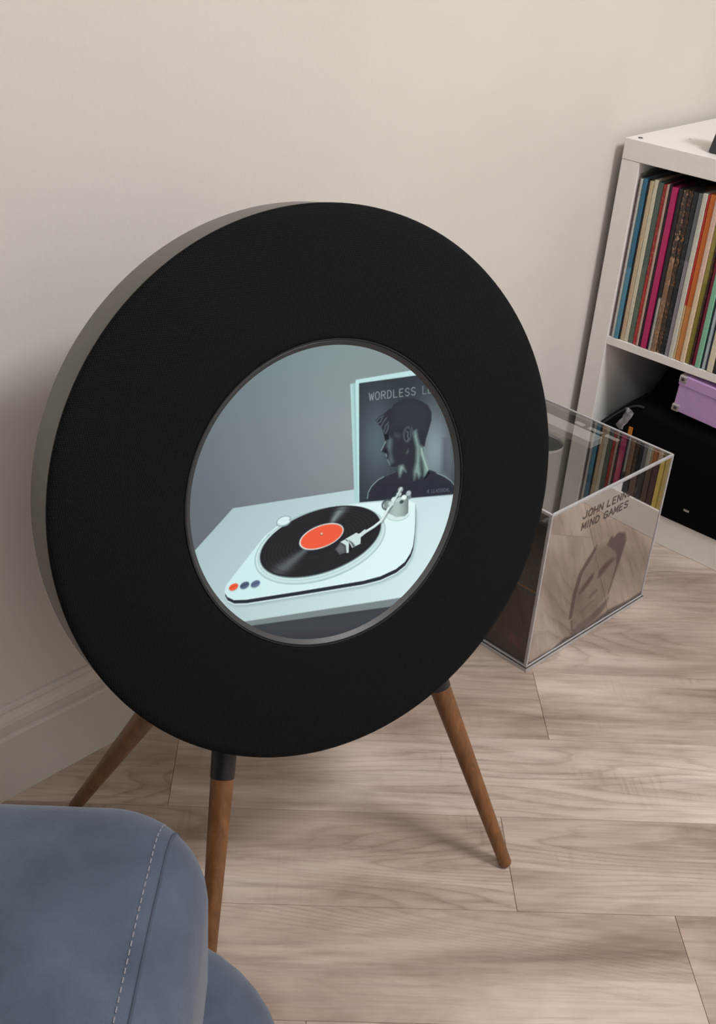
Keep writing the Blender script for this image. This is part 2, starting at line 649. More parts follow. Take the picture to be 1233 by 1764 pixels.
def paint_grid(name, origin, ea, eb, a0, a1, b0, b1, na, nb, mask, Hm, painter, mat, parent, srgbcol=True):
    """a flat grid of vertices coloured by a drawing made in the picture's own drawing coordinates"""
    aa, bb = np.meshgrid(np.linspace(a0, a1, na), np.linspace(b0, b1, nb), indexing='ij')
    af, bf = aa.ravel(), bb.ravel()
    keep = mask(af, bf)
    new = -np.ones(len(af), int)
    new[keep] = np.arange(keep.sum())
    I = np.arange(na * nb).reshape(na, nb)
    q = np.stack([I[:-1, :-1].ravel(), I[1:, :-1].ravel(), I[1:, 1:].ravel(), I[:-1, 1:].ravel()], 1)
    q = new[q]
    q = q[(q >= 0).all(1)]
    A, B = af[keep], bf[keep]
    if Hm is not None:
        Hm = np.array(Hm)
        w = Hm[2, 0] * A + Hm[2, 1] * B + Hm[2, 2]
        X = (Hm[0, 0] * A + Hm[0, 1] * B + Hm[0, 2]) / w
        Y = (Hm[1, 0] * A + Hm[1, 1] * B + Hm[1, 2]) / w
    else:
        X, Y = A, B
    col = painter(X, Y)
    if srgbcol:
        c = np.clip(col[:, :3], 0, 255) / 255.0
        col[:, :3] = np.where(c <= 0.04045, c / 12.92, ((c + 0.055) / 1.055) ** 2.4)
    o3, e3, f3 = np.array(origin), np.array(ea), np.array(eb)
    pl = np.array(gloc(parent))
    co = o3[None] + A[:, None] * e3[None] + B[:, None] * f3[None]
    cen = o3
    me = bpy.data.meshes.new(name)
    me.vertices.add(len(co))
    me.vertices.foreach_set('co', (co - cen).astype(np.float32).ravel())
    me.loops.add(len(q) * 4)
    me.loops.foreach_set('vertex_index', q.astype(np.int32).ravel())
    me.polygons.add(len(q))
    me.polygons.foreach_set('loop_start', np.arange(0, len(q) * 4, 4, dtype=np.int32))
    me.update()
    me.validate()
    at = me.color_attributes.new('Col', 'FLOAT_COLOR', 'POINT')
    at.data.foreach_set('color', col.astype(np.float32).ravel())
    me.materials.append(mat)
    o = bpy.data.objects.new(name, me)
    o.location = Vector(cen) - Vector(pl)
    return link(o, parent)


# ------------------------------------------------------------------ the room
XW, YW = 0.402, 0.020          # wall behind the shelf, wall behind the speaker
XL, YN = -3.1, -3.1            # walls out of view
ZC = 2.46


def st(name, x0, x1, y0, y1, z0, z1, m):
    o = box(name, x0, x1, y0, y1, z0, z1, m, bev=0)
    return tag(o, kind='structure')


st('wall_back', XL - .1, XW + .1, YW, YW + .1, 0, ZC, M['wall'])
st('wall_right', XW, XW + .1, YN, YW, 0, ZC, M['wall'])
st('wall_left', XL - .1, XL, YN, YW, 0, ZC, M['wall'])
st('wall_front', XL - .1, XW + .1, YN - .1, YN, 0, ZC, M['wall'])
st('ceiling', XL - .1, XW + .1, YN - .1, YW + .1, ZC, ZC + .1, M['ceiling'])
floor = st('floor', XL, XW, YN, YW, -0.05, -0.004, M['sub'])


# moulded skirting: profile (distance out of the wall, height)
def skirting(name, p0, p1, out):
    prof = [(0, 0), (.0145, 0), (.0145, .104), (.0135, .1075), (.0105, .109), (.0105, .112), (.0125, .1145), (.0125, .127),
            (.0110, .133), (.0085, .138), (.0070, .143), (.0072, .147), (.0060, .151), (.0035, .153), (0, .153)]
    o = Vector(out)
    vs = [Vector(p0) + o * a + Vector((0, 0, b)) for a, b in prof] + [Vector(p1) + o * a + Vector((0, 0, b)) for a, b in prof]
    n = len(prof)
    fs = [(i, (i + 1) % n, n + (i + 1) % n, n + i) for i in range(n)] + [tuple(range(n)), tuple(range(2 * n - 1, n - 1, -1))]
    return tag(mesh(name, vs, fs, M['trim']), kind='structure')


skirting('baseboard_back', (XL + .015, YW, 0), (XW, YW, 0), (0, -1, 0))
skirting('baseboard_left', (XL, YN, 0), (XL, YW, 0), (1, 0, 0))


# floor boards laid on the diagonal, each one an object
def clip(poly, f):
    out = []
    for i in range(len(poly)):
        a, b = poly[i], poly[(i + 1) % len(poly)]
        fa, fb = f(a), f(b)
        if fa >= 0:
            out.append(a)
        if fa * fb < 0:
            t = fa / (fa - fb)
            out.append((a[0] + (b[0] - a[0]) * t, a[1] + (b[1] - a[1]) * t))
    return out


ROW = 0.2410
LEN = 1.725
joint = {0: -0.22, 1: -1.037, 2: -0.36, 3: -0.061, -1: 0.42, -2: -0.55, 4: -0.75, 5: -0.2}
tint = {0: (1.02, 1.0, .98), 1: (1.10, 1.09, 1.09), 2: (.97, .945, .92), 3: (.95, .92, .895)}
npl = 0
for k in range(-12, 21):
    c0, c1 = -0.865 - ROW * k, -0.865 - ROW * (k + 1)
    d0 = joint.get(k, random.uniform(-LEN, 0))
    for j in range(-3, 4):
        da, db = d0 + j * LEN, d0 + (j + 1) * LEN
        g = 0.0004
        quad = []
        for (c, d) in ((c0 - g, da + g), (c0 - g, db - g), (c1 + g, db - g), (c1 + g, da + g)):
            quad.append(((c + d) / 2, (c - d) / 2))
        m_ = .004
        for f in (lambda p: p[0] - XL - m_, lambda p: XW - m_ - p[0], lambda p: YW - .0005 - p[1], lambda p: p[1] - YN - m_):
            if len(quad) > 2:
                quad = clip(quad, f)
        if len(quad) < 3:
            continue
        ar = abs(sum(quad[i][0] * quad[(i + 1) % len(quad)][1] - quad[(i + 1) % len(quad)][0] * quad[i][1] for i in range(len(quad)))) / 2
        if ar < .002:
            continue
        cx = sum(p[0] for p in quad) / len(quad)
        cy = sum(p[1] for p in quad) / len(quad)
        # local x runs along the board
        ca = math.cos(-math.pi / 4)
        sa = math.sin(-math.pi / 4)

        def loc(p, s=1.0):
            x, y = p[0] - cx, p[1] - cy
            return ((x * ca + y * sa) * s, (-x * sa + y * ca) * s)
        n = len(quad)
        bm = bmesh.new()
        top = [bm.verts.new((*loc(p), 0.004)) for p in quad]
        f = bm.faces.new(top)
        if f.normal.z < 0 or True:
            f.normal_update()
            if f.normal.z < 0:
                f.normal_flip()
        r = bmesh.ops.extrude_face_region(bm, geom=[f])
        for v in [g_ for g_ in r['geom'] if isinstance(g_, bmesh.types.BMVert)]:
            v.co.z = 0.0
        bm.faces.ensure_lookup_table()
        # the extruded copy is the bottom: swap heights so the original ring is the base
        zs = [v.co.z for v in bm.verts]
        bmesh.ops.recalc_face_normals(bm, faces=bm.faces[:])
        te = [e for e in bm.edges if all(v.co.z > .003 for v in e.verts)]
        bmesh.ops.bevel(bm, geom=te, offset=0.0004, segments=1, affect='EDGES')
        me = bpy.data.meshes.new('floor_plank')
        bm.to_mesh(me)
        bm.free()
        me.materials.append(M['plank'])
        o = bpy.data.objects.new('floor_plank', me)
        o.location = Vector((cx, cy, -0.004)) - floor.location
        o.rotation_euler = (0, 0, -math.pi / 4)
        link(o, floor)
        tt = tint.get(k)
        v_ = random.uniform(.93, 1.04)
        o.color = (*tt, 1) if tt else (v_, v_ * .985, v_ * .965, 1)
        npl += 1

# main ceiling lamp, and a second body added for the fill light (out of view)
for (x, y, r) in ((-0.45, -1.75, .37), (-2.3, -2.3, .47)):
    t = empty('ceiling_key_fill_lamp', (x, y, ZC), 'round white flush lamp on the ceiling above the ' + ('floor before the speaker' if x > -1 else 'armchair'), 'lamp')
    lathe('lamp_shade', [(r, -.012), (r + .01, -.012), (r + .01, 0), (r, 0)], (x, y, ZC), Vector((1, 0, 0)), Vector((0, 1, 0)), Vector((0, 0, 1)), M['metal'], t, 48, closed=True)
    lathe('lamp_diffuser', [(r - .002, -.004), (r - .002, -.001)], (x, y, ZC), Vector((1, 0, 0)), Vector((0, 1, 0)), Vector((0, 0, 1)), M['lampglow'], t, 48)

# ------------------------------------------------------------------ white cube shelf
SH = empty('cube_shelf', (0.195, -0.38, 0), 'white cube shelf unit standing against the wall, records in its upper cube', 'shelf')
Y0, Y1 = -0.762, 0.0
D = 0.39
ws = M['shelf']
box('top_panel', 0, D, Y0, Y1, .727, .765, ws, SH, .001)
box('bottom_panel', 0, D, Y0, Y1, 0.0, .0655, ws, SH, .001)
for y in (Y1 - .038, Y0):
    box('side_panel', .0006, D, y, y + .038, .0662, .7264, ws, SH, .0006)
box('divider', .002, D, -.389, -.373, .0662, .7264, ws, SH, .0006)
for (ya, yb) in ((-.3725, -.0385), (Y0 + .0385, -.3895)):
    box('middle_shelf', .002, D, ya, yb, .372, .388, ws, SH, .0006)
lathe('cam_cap', [(.0045, 0), (.0045, .0008), (.0035, .0012)], (.022, -.0185, .7649), Vector((1, 0, 0)), Vector((0, 1, 0)), Vector((0, 0, 1)), M['greyplastic'], SH, 16)
lathe('cam_cap', [(.003, 0), (.003, .0006), (.002, .0009)], (.105, -.075, .7649), Vector((1, 0, 0)), Vector((0, 1, 0)), Vector((0, 0, 1)), M['metal'], SH, 16)

# records of the upper cube; (near edge y, far edge y, colour above, colour below, split, mottle, description)
c_ = srgb
REC = [
    (-.0430, -.0452, c_(150, 128, 128), None, .5, None, 'thin dusty pink record sleeve, first beside the shelf side'),
    (-.0456, -.0508, c_(205, 212, 208), None, .5, None, 'pale grey record sleeve beside the blue one near the shelf side'),
    (-.0512, -.0596, c_(52, 110, 140), c_(82, 140, 165), .46, None, 'blue record sleeve near the left side of the upper cube'),
    (-.0600, -.0632, c_(18, 22, 28), None, .5, None, 'thin black record sleeve between the blue and the beige sleeve'),
    (-.0636, -.0722, c_(200, 184, 152), c_(204, 178, 150), .4, c_(188, 160, 128), 'beige record sleeve with tan flecks right of the blue one'),
    (-.0726, -.0806, c_(212, 206, 184), None, .5, None, 'cream record sleeve between the beige and the grey green one'),
    (-.0814, -.0920, c_(84, 104, 96), c_(98, 112, 100), .5, c_(70, 88, 82), 'grey green record sleeve left of the bright red one'),
    (-.0928, -.1006, c_(168, 44, 44), c_(190, 52, 48), .45, c_(196, 92, 84), 'red record sleeve with pale wear marks left of the pink one'),
    (-.1012, -.1056, c_(186, 160, 144), None, .5, None, 'pinkish grey record sleeve right of the red one'),
    (-.1062, -.1112, c_(36, 22, 34), None, .5, None, 'dark plum record sleeve left of the bright magenta one'),
    (-.1118, -.1236, c_(186, 36, 100), None, .5, None, 'bright magenta record sleeve in the upper cube'),
    (-.1242, -.1290, c_(46, 44, 62), c_(34, 38, 66), .5, None, 'dark navy record sleeve right of the bright magenta one'),
    (-.1294, -.1338, c_(40, 36, 38), c_(168, 166, 160), .34, None, 'record sleeve with dark spine turning pale grey at the bottom'),
    (-.1344, -.1436, c_(64, 54, 48), c_(134, 104, 82), .6, c_(176, 140, 110), 'brown record sleeve with busy tan print on its spine'),
    (-.1440, -.1532, c_(46, 36, 34), c_(60, 52, 44), .5, c_(150, 104, 70), 'black record sleeve flecked with copper brown print'),
    (-.1538, -.1636, c_(24, 30, 30), c_(20, 24, 26), .5, c_(60, 66, 64), 'black green record sleeve left of the lilac grey one'),
    (-.1642, -.1730, c_(112, 114, 120), c_(146, 142, 152), .6, None, 'lilac grey record sleeve right of the dark group'),
    (-.1736, -.1824, c_(204, 204, 192), None, .5, None, 'off white record sleeve left of the orange one'),
    (-.1828, -.1874, c_(190, 50, 40), c_(214, 186, 140), .34, None, 'record sleeve with red upper spine and cream lower spine'),
    (-.1880, -.1990, c_(206, 110, 46), c_(206, 136, 78), .34, None, 'orange record sleeve in the upper cube'),
    (-.1996, -.2080, c_(218, 190, 172), c_(222, 200, 170), .5, None, 'pale peach record sleeve right of the orange one'),
    (-.2086, -.2176, c_(166, 160, 80), c_(152, 142, 56), .5, None, 'olive yellow record sleeve right of the peach one'),
    (-.2182, -.2226, c_(50, 30, 26), None, .5, c_(90, 60, 30), 'dark brown record sleeve between the olive and the maroon one'),
    (-.2232, -.2304, c_(142, 38, 66), None, .5, None, 'maroon record sleeve left of the mint green one'),
    (-.2312, -.2408, c_(132, 190, 160), None, .5, None, 'mint green record sleeve in the upper cube'),
    (-.2414, -.2440, c_(30, 50, 56), None, .5, None, 'thin dark teal record sleeve right of the mint green one'),
    (-.2446, -.2508, c_(170, 200, 214), c_(184, 200, 208), .5, None, 'light blue record sleeve right of the mint green one'),
    (-.2514, -.2556, c_(150, 170, 190), c_(44, 60, 80), .4, None, 'slate blue record sleeve at the right picture edge'),
    (-.2562, -.2680, c_(120, 160, 150), c_(222, 214, 190), .45, None, 'record sleeve with sea green upper and cream lower spine'),
    (-.2686, -.2776, c_(150, 190, 200), c_(44, 40, 38), .3, None, 'sleeve at the picture edge, pale blue above and dark below'),
    (-.2784, -.2900, c_(180, 60, 50), None, .5, None, 'brick red record sleeve beyond the right picture edge'),
    (-.2906, -.3010, c_(214, 206, 190), None, .5, None, 'ivory record sleeve beyond the right picture edge'),
    (-.3016, -.3140, c_(40, 44, 60), None, .5, None, 'ink blue record sleeve beyond the right picture edge'),
]
ZS = .3884
for i, (ya, yb, ct, cb, sp, mo, lab) in enumerate(REC):
    x0 = .002 + random.uniform(0, .005)
    h = .3125 + random.uniform(-.002, .0025)
    # a leaning stack: tops shifted towards the shelf side a little
    t = empty('record_sleeve', (x0 + .157, (ya + yb) / 2, ZS), lab, 'record', 'records in the upper cube')
    ln = random.uniform(-.0004, .0004)
    sh = Matrix(((1, 0, 0, 0), (0, 1, ln / h, -ln / h * ZS), (0, 0, 1, 0), (0, 0, 0, 1)))
    box('sleeve', x0, x0 + .313, yb, ya, ZS, ZS + h, spine_mat('spine_%02d' % i, ct, cb, sp, mo), t, bev=min(.0012, (ya - yb) * .3), seg=2, mat=sh)
    # crumpled clear outer sleeve standing a little above the card
    zt = ZS + h + random.uniform(.004, .012)
    n = 9
    vs, fs = [], []
    for a in range(n):
        xx = x0 - .0006 + a * .316 / (n - 1)
        for zz, jj in ((ZS + h * .90, 0), (ZS + h, .0006), (zt + random.uniform(-.003, .003), random.uniform(-.0018, .0018))):
            vs.append((xx, ya + .0001 - (ya - yb) * .5 * (zz > ZS + h - .001) + jj, zz))
    for a in range(n - 1):
        for b_ in range(2):
            q = a * 3 + b_
            fs.append((q, q + 3, q + 4, q + 1))
    mesh('plastic_sleeve', vs, fs, M['plastic'], t, smooth=True)

# records in the right lower cube (seen mirrored in the acrylic box)
REC2 = [(-.392, -.404, c_(190, 186, 176), 'light grey record sleeve in the lower right cube'),
        (-.405, -.417, c_(84, 84, 88), 'mid grey record sleeve in the lower right cube'),
        (-.418, -.430, c_(66, 64, 68), 'charcoal record sleeve in the lower right cube'),
        (-.431, -.443, c_(104, 96, 84), 'taupe record sleeve in the lower right cube'),
        (-.444, -.456, c_(190, 170, 106), 'straw yellow record sleeve in the lower right cube'),
        (-.457, -.468, c_(206, 186, 96), 'lemon yellow record sleeve in the lower right cube'),
        (-.469, -.482, c_(70, 46, 52), 'wine record sleeve in the lower right cube'),
        (-.483, -.496, c_(78, 66, 58), 'brown record sleeve in the lower right cube'),
        (-.497, -.512, c_(48, 46, 48), 'black record sleeve in the lower right cube'),
        (-.513, -.528, c_(96, 76, 70), 'rust brown record sleeve in the lower right cube'),
        (-.529, -.544, c_(40, 48, 52), 'slate black record sleeve in the lower right cube')]
for i, (ya, yb, ct, lab) in enumerate(REC2):
    o = box('record_sleeve', .004, .317, yb, ya, .0658, .378 - .0005 * i - .008, spine_mat('lower_spine_%d' % i, ct, None, .5, None), None, bev=.0012)
    tag(o, lab, 'record', 'records in the lower right cube')

# ---- black bag and lilac box in the left lower cube
BG = empty('backpack', (.16, -.21, .0658), 'black fabric bag slumped in the lower cube under the lilac box', 'bag')


def blob(name, x0, x1, y0, y1, z0, z1, m, parent, shape, n=22, mm_=16):
    """closed cushion form over a rectangle, top height from shape(fx, fy)"""
    vs, fs = [], []
    for i in range(n):
        for j in range(mm_):
            fx, fy = i / (n - 1), j / (mm_ - 1)
            vs.append((x0 + (x1 - x0) * fx, y0 + (y1 - y0) * fy, z0 + (z1 - z0) * shape(fx, fy)))
    base = len(vs)
    for i in range(n):
        for j in range(mm_):
            fx, fy = i / (n - 1), j / (mm_ - 1)
            vs.append((x0 + (x1 - x0) * fx, y0 + (y1 - y0) * fy, z0))
    for i in range(n - 1):
        for j in range(mm_ - 1):
            a = i * mm_ + j
            fs.append((a, a + mm_, a + mm_ + 1, a + 1))
            fs.append((base + a, base + a + 1, base + a + mm_ + 1, base + a + mm_))
    for i in range(n - 1):
        for j in (0, mm_ - 1):
            a = i * mm_ + j
            q = (a, base + a, base + a + mm_, a + mm_)
            fs.append(q if j == 0 else q[::-1])
    for j in range(mm_ - 1):
        for i in (0, n - 1):
            a = i * mm_ + j
            q = (a, a + 1, base + a + 1, base + a)
            fs.append(q if i == 0 else q[::-1])
    o = mesh(name, vs, fs, m, parent, smooth=True)
    o.data.set_sharp_from_angle(angle=math.radians(60))
    return o


def bagtop(fx, fy):
    # fy 1 = near the shelf side (low), fx 0 = front
    y = -.366 + fy * .322
    t = min(1, max(0, (-.046 - y) / .10))
    h = .60 + .40 * math.sin(t * math.pi / 2)
    if y < -.20:
        h = min(h, .985)
    edge = min(1, fx / .10)
    h *= .88 + .12 * math.sqrt(max(0, 1 - (1 - edge) ** 2))
    if fx > .52:
        h += .32 * min(1, (fx - .52) / .16) * min(1, max(0, (-.048 - y) / .04))
    h *= 1 + .012 * math.sin(fx * 23 + fy * 11) * (y > -.2)
    return h


blob('bag_body', -.003, .33, -.366, -.044, 0.0662, .280, M['bag'], BG, bagtop)
vs = []
for a in range(13):
    t = a / 12
    vs.append((-.004 + .01 * math.sin(t * 3.1), -.060 - .09 * t, .20 + .075 * math.sin(t * 1.5)))
bm = bmesh.new()
for p, q in zip(vs[:-1], vs[1:]):
    boxbm(-.0015, .0015, -.002, .002, 0, (Vector(q) - Vector(p)).length * 1.08, .001, 1,
          Matrix.Translation(p) @ (Vector(q) - Vector(p)).to_track_quat('Z', 'Y').to_matrix().to_4x4(), bm)
frombm('bag_piping', bm, M['greyplastic'], BG)
# crinkled clear plastic wrap and an orange tag hanging on the bag
vs, fs = [], []
n = 7
for a in range(n):
    for b_ in range(4):
        z = .262 - .048 * a / (n - 1)
        vs.append((-.006 + .004 * math.sin(a * 2.3 + b_ * 1.7), -.112 - .017 * b_ / 3 - .004 * math.sin(a * .9) + .010 * a / (n - 1), z))
for a in range(n - 1):
    for b_ in range(3):
        q = a * 4 + b_
        fs.append((q, q + 1, q + 5, q + 4))
o = mesh('plastic_tag', vs, fs, plain('crinkled_plastic', (.35, .34, .35), .18), BG, smooth=True)
o.modifiers.new('thickness', 'SOLIDIFY').thickness = .001
box('orange_tag', -.007, -.005, -.137, -.128, .205, .226, M['orange'], BG, bev=.0005)
box('pale_mark', -.0045, -.0035, -.292, -.280, .098, .1025, M['metal'], BG, bev=.0004)

rot = Matrix.Translation((0.0, -.207, .2915)) @ Matrix.Rotation(math.radians(3.0), 4, 'X')
LB = empty('storage_box', (.10, -.28, .284), 'lilac card storage box with metal corners on top of the black bag', 'box')
box('box_body', .001, .165, -.150, 0, 0.0, .060, M['lilac'], LB, bev=.0015, mat=rot)
box('box_lid', -.0005, .1665, -.1515, .0015, .0545, .0745, M['lilac'], LB, bev=.0012, mat=rot)
for (y, z) in ((-.001, .0595), (-.001, -.0008)):
    box('corner_plate', -.0022, .016, y - .013, y + .0032, z, z + .0155, M['metal'], LB, bev=.003, mat=rot)
    e1, e2, ax = frame((-1, 0, 0))
    lathe('rivet', [(.0034, 0), (.003, .0012), (.0012, .0018)], rot @ Vector((-.0020, y - .0055, z + .008)), e1, e2, ax, M['darkmetal'], LB, 14)

# ---- black device on top of the shelf at the picture edge
DV = empty('stereo_device', (.09, -.19, .765), 'black rounded device on top of the white shelf at the picture edge', 'device')
bm = boxbm(.030, .115, -.235, -.151, .7652, .803, .004, 3)
for v in bm.verts:
    k = (v.co.z - .7652) / .038
    v.co.y = v.co.y + (-.193 - v.co.y) * .10 * k
    v.co.x += (.072 - v.co.x) * .2 * k
frombm('device_base', bm, M['greyplastic'], DV, smooth=False)
lathe('device_head', [(.0, 0), (.028, .001), (.040, .006), (.047, .014), (.047, .040), (.040, .048), (.028, .053), (0, .054)], (.045, -.190, .8165),
      Vector((0, 1, 0)), Vector((0, 0, 1)), Vector((1, 0, 0)), M['blackplastic'], DV, 40)
box('device_arm', .050, .062, -.170, -.163, .79, .83, M['blackplastic'], DV, bev=.002)

# ------------------------------------------------------------------ acrylic cube
CA = math.radians(-2.4)
CO = Vector((-.5485, -.3110, 0))
CM = Matrix.Translation(CO) @ Matrix.Rotation(CA, 4, 'Z')
CW, CD, CH = .345, .290, .308
CB = empty('acrylic_cube', CM @ Vector((CW / 2, CD / 2, 0)), 'clear mirrored acrylic cube with a printed portrait standing between speaker and shelf', 'display cube')
T = .005


def panel(name, x0, x1, y0, y1, z0, z1, thin, m, hole=None):
    b = boxbm(x0, x1, y0, y1, z0, z1, 0)
    mid = Vector((CW / 2, CD / 2, CH / 2))
    for f in b.faces:
        if abs(f.normal[thin]) > .9:
            f.material_index = 0 if f.normal[thin] * (f.calc_center_median() - mid)[thin] > 0 else 2
        else:
            f.material_index = 1
    b2 = b
    for v in b2.verts:
        v.co = CM @ v.co
    return frombm(name, b2, [m, M['acedge'], M['innerface']], CB)


A_, L_ = M['acrylic'], M['acryliclid']
panel('base_plate', -.004, CW + .004, -.004, CD + .004, 0.0006, .007, 2, M['acrylicclear'])
panel('front_panel', 0, CW, 0, T, .0072, CH - T - .0002, 1, A_)
panel('back_panel', 0, CW, CD - T, CD, .0072, CH - T - .0002, 1, A_)
panel('side_panel', 0, T, T + .0002, CD - T - .0002, .0072, CH - T - .0002, 0, M['acrylicclear'])
panel('side_panel', CW - T, CW, T + .0002, CD - T - .0002, .0072, CH - T - .0002, 0, A_)
# lid with a rounded thumb slot
sx, sy, sw, sl = .195, .198, .036, .026
out = [(0, 0), (CW, 0), (CW, CD), (0, CD)]
slot = []
for k in range(28):
    a = 2 * math.pi * k / 28
    slot.append((sx + sw * math.cos(a), sy + (sl if math.sin(a) >= 0 else -sl) + sw * math.sin(a)))
bm = bmesh.new()
ov = [bm.verts.new((x, y, CH)) for x, y in out]
sv = [bm.verts.new((x, y, CH)) for x, y in slot]
es = [bm.edges.new((ov[i], ov[(i + 1) % 4])) for i in range(4)] + [bm.edges.new((sv[i], sv[(i + 1) % 28])) for i in range(28)]
bmesh.ops.triangle_fill(bm, use_beauty=True, use_dissolve=False, edges=es)
r = bmesh.ops.extrude_face_region(bm, geom=bm.faces[:])
for v in [g_ for g_ in r['geom'] if isinstance(g_, bmesh.types.BMVert)]:
    v.co.z = CH - T
bmesh.ops.recalc_face_normals(bm, faces=bm.faces[:])
for f in bm.faces:
    f.material_index = (0 if f.normal.z > 0 else 2) if abs(f.normal.z) > .9 else 1
for v in bm.verts:
    v.co = CM @ v.co
frombm('lid_panel', bm, [L_, M['acedge'], M['innerface']], CB)
# bright polished edge strips along the corners
E_ = M['acedge']
for (x, y) in ((0, 0), (CW, 0), (CW, CD), (0, CD)):
    box('edge_strip', x - .0016, x + .0016, y - .0016, y + .0016, .007, CH + .0006, E_, CB, bev=.0005, seg=1, mat=CM)
for (xa, xb, ya, yb) in ((0, CW, -.0016, .0026), (0, CW, CD - .0026, CD + .0016), (-.0016, .0026, 0, CD), (CW - .0026, CW + .0016, 0, CD)):
    box('top_edge_strip', xa, xb, ya, yb, CH - .0022, CH + .0012, E_, CB, bev=.0005, seg=1, mat=CM)
    box('bottom_edge_strip', xa, xb, ya, yb, .0066, .0096, E_, CB, bev=.0005, seg=1, mat=CM)
box('dark_tray', .007, CW - .007, .007, CD - .007, .0078, .0098, plain('smoked_tray', (.05, .055, .055), .4), CB, bev=.0004, seg=1, mat=CM)
box('white_rail', .276, .311, .126, CD - .008, CH - .020, CH - .0065, M['white'], CB, bev=.001, mat=CM)
box('dark_strip', .315, .333, .080, CD - .008, CH - .018, CH - .0085, M['greyplastic'], CB, bev=.001, mat=CM)
for (ya, yb) in ((.100, .128), (.136, .166), (.176, .196)):
    box('pale_insert', .319, .329, ya, yb, CH - .0085, CH - .0072, M['white'], CB, bev=.0003, mat=CM)
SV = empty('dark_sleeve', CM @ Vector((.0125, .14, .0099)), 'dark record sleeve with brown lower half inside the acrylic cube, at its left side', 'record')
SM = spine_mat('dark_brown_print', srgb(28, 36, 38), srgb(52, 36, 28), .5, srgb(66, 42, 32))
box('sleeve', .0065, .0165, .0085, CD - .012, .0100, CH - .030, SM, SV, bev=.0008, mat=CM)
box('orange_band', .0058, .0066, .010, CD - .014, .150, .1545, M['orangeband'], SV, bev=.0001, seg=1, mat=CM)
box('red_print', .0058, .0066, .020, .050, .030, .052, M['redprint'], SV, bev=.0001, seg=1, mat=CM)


def cube_print(X, Y):
    X, Y = X * 1000, Y * 1000          # millimetres on the panel
    P = Painter(X, Y, (96, 74, 76), 0.0)
    hair = (92, 66, 68)
    skin = (150, 122, 122)
    # neck and chin, face
    P.poly([(112, 62), (113, 110), (118, 150), (134, 174), (158, 186), (188, 184), (214, 186), (230, 172), (238, 150), (236, 118), (229, 86), (220, 62), (206, 50), (180, 34), (160, 24), (136, 18), (122, 30)], skin, 9, .26)
    P.poly([(108, 58), (105, 110), (112, 152), (130, 174), (142, 186), (150, 196), (152, 186), (142, 168), (124, 150), (117, 112), (116, 58)], hair, 2.6, .72)
    P.poly([(184, 182), (194, 196), (202, 190), (214, 196), (236, 188), (246, 170), (241, 140), (232, 100), (222, 62), (226, 100), (228, 128), (222, 148), (214, 158), (196, 172)], hair, 3.2, .72)
    P.poly([(232, 176), (246, 172), (243, 142), (232, 96), (224, 62), (220, 66), (226, 110), (229, 140)], hair, 1.5, .5)
    P.poly([(130, 118), (150, 132), (160, 136), (160, 124), (150, 112), (138, 106), (124, 104)], (92, 66, 66), 6, .9)
    P.poly([(176, 132), (190, 142), (212, 146), (220, 140), (206, 130), (192, 122), (182, 116), (174, 118)], (92, 66, 66), 6, .9)
    P.poly([(158, 84), (168, 92), (182, 92), (184, 86), (172, 80), (162, 78)], (112, 88, 86), 3, .7)
    P.line([(140, 58), (154, 62), (170, 68), (184, 68)], 2.6, (112, 86, 86), .5, 1.2)
    P.line([(118, 50), (124, 30), (138, 14)], 6, (84, 74, 70), .5, 2)
    P.poly([(120, 22), (142, 34), (176, 38), (210, 48), (226, 54), (222, 34), (200, 22), (160, 10), (130, 8)], (92, 96, 90), 5, .5)
    P.poly([(0, 6), (110, 6), (210, 6), (345, 6), (345, 18), (300, 16), (240, 22), (200, 16), (150, 12), (104, 20), (70, 10), (0, 14)], (70, 62, 62), 3, .55)
    ink = (48, 36, 36)
    write(P, 'JOHN LENNON', (90, 268), (13.5, -.2), (0, 13), 1.1, .9, 2.5, ink, .82, .6)
    write(P, 'MIND GAMES', (92, 246), (13.5, -.2), (0, 13), 1.1, .9, 2.5, ink, .82, .7)
    P.c[:, 3] *= .92
    return P.c


e_x = CM.to_3x3() @ Vector((1, 0, 0))
paint_grid('portrait_print', CM @ Vector((0, -.0004, 0)), e_x, Vector((0, 0, 1)), .0, CW, .007, .30, 330, 280,
           lambda a, b: np.ones(len(a), bool), None, cube_print, attr_print('screen_printed_ink'), CB)

# ------------------------------------------------------------------ the round speaker
SC = Vector((-1.0950, -0.3383, 0.5558))
Nn = Vector((-0.2628, -0.9351, 0.2377)).normalized()
Uu = Vector((0.9627, -0.2706, 0)).normalized()
Vv = Nn.cross(Uu).normalized()
if Vv.z < 0:
    Vv = -Vv
SP = empty('round_speaker', (SC.x, SC.y, 0), 'large round black speaker on walnut legs with a lit screen in its centre', 'speaker')
R0, RI, RS = .3237, .1795, .1722
SEG = 192
lathe('rim', [(.3205, -.0035), (.3232, -.0042), (.3232, -.058), (.3222, -.0625), (.3180, -.0655), (.300, -.066), (.300, -.0035)], SC, Uu, Vv, Nn, M['rim'], SP, SEG, closed=True)
gr = [(.3195, -.0036), (.3228, -.0034), (R0, -.0016), (.3234, .0012), (.3215, .0034), (.318, .0050), (.310, .0064)]
for k in range(1, 9):
    t = k / 8
    gr.append((.310 + (RI + .004 - .310) * t, .0064 + (.0130 - .0064) * math.sin(t * math.pi / 2)))
gr += [(RI + .002, .0128), (RI + .0012, .0122), (RI + .0012, -.0036)]
lathe('grille', gr, SC, Uu, Vv, Nn, M['cloth'], SP, SEG, closed=True)
lathe('bezel', [(RI + .0010, -.003), (RI + .0010, .0126), (RI + .0004, .0134), (RI - .0006, .0134), (RI - .0012, .0126), (RI - .0012, -.003)], SC, Uu, Vv, Nn, M['bezel'], SP, SEG, closed=True)
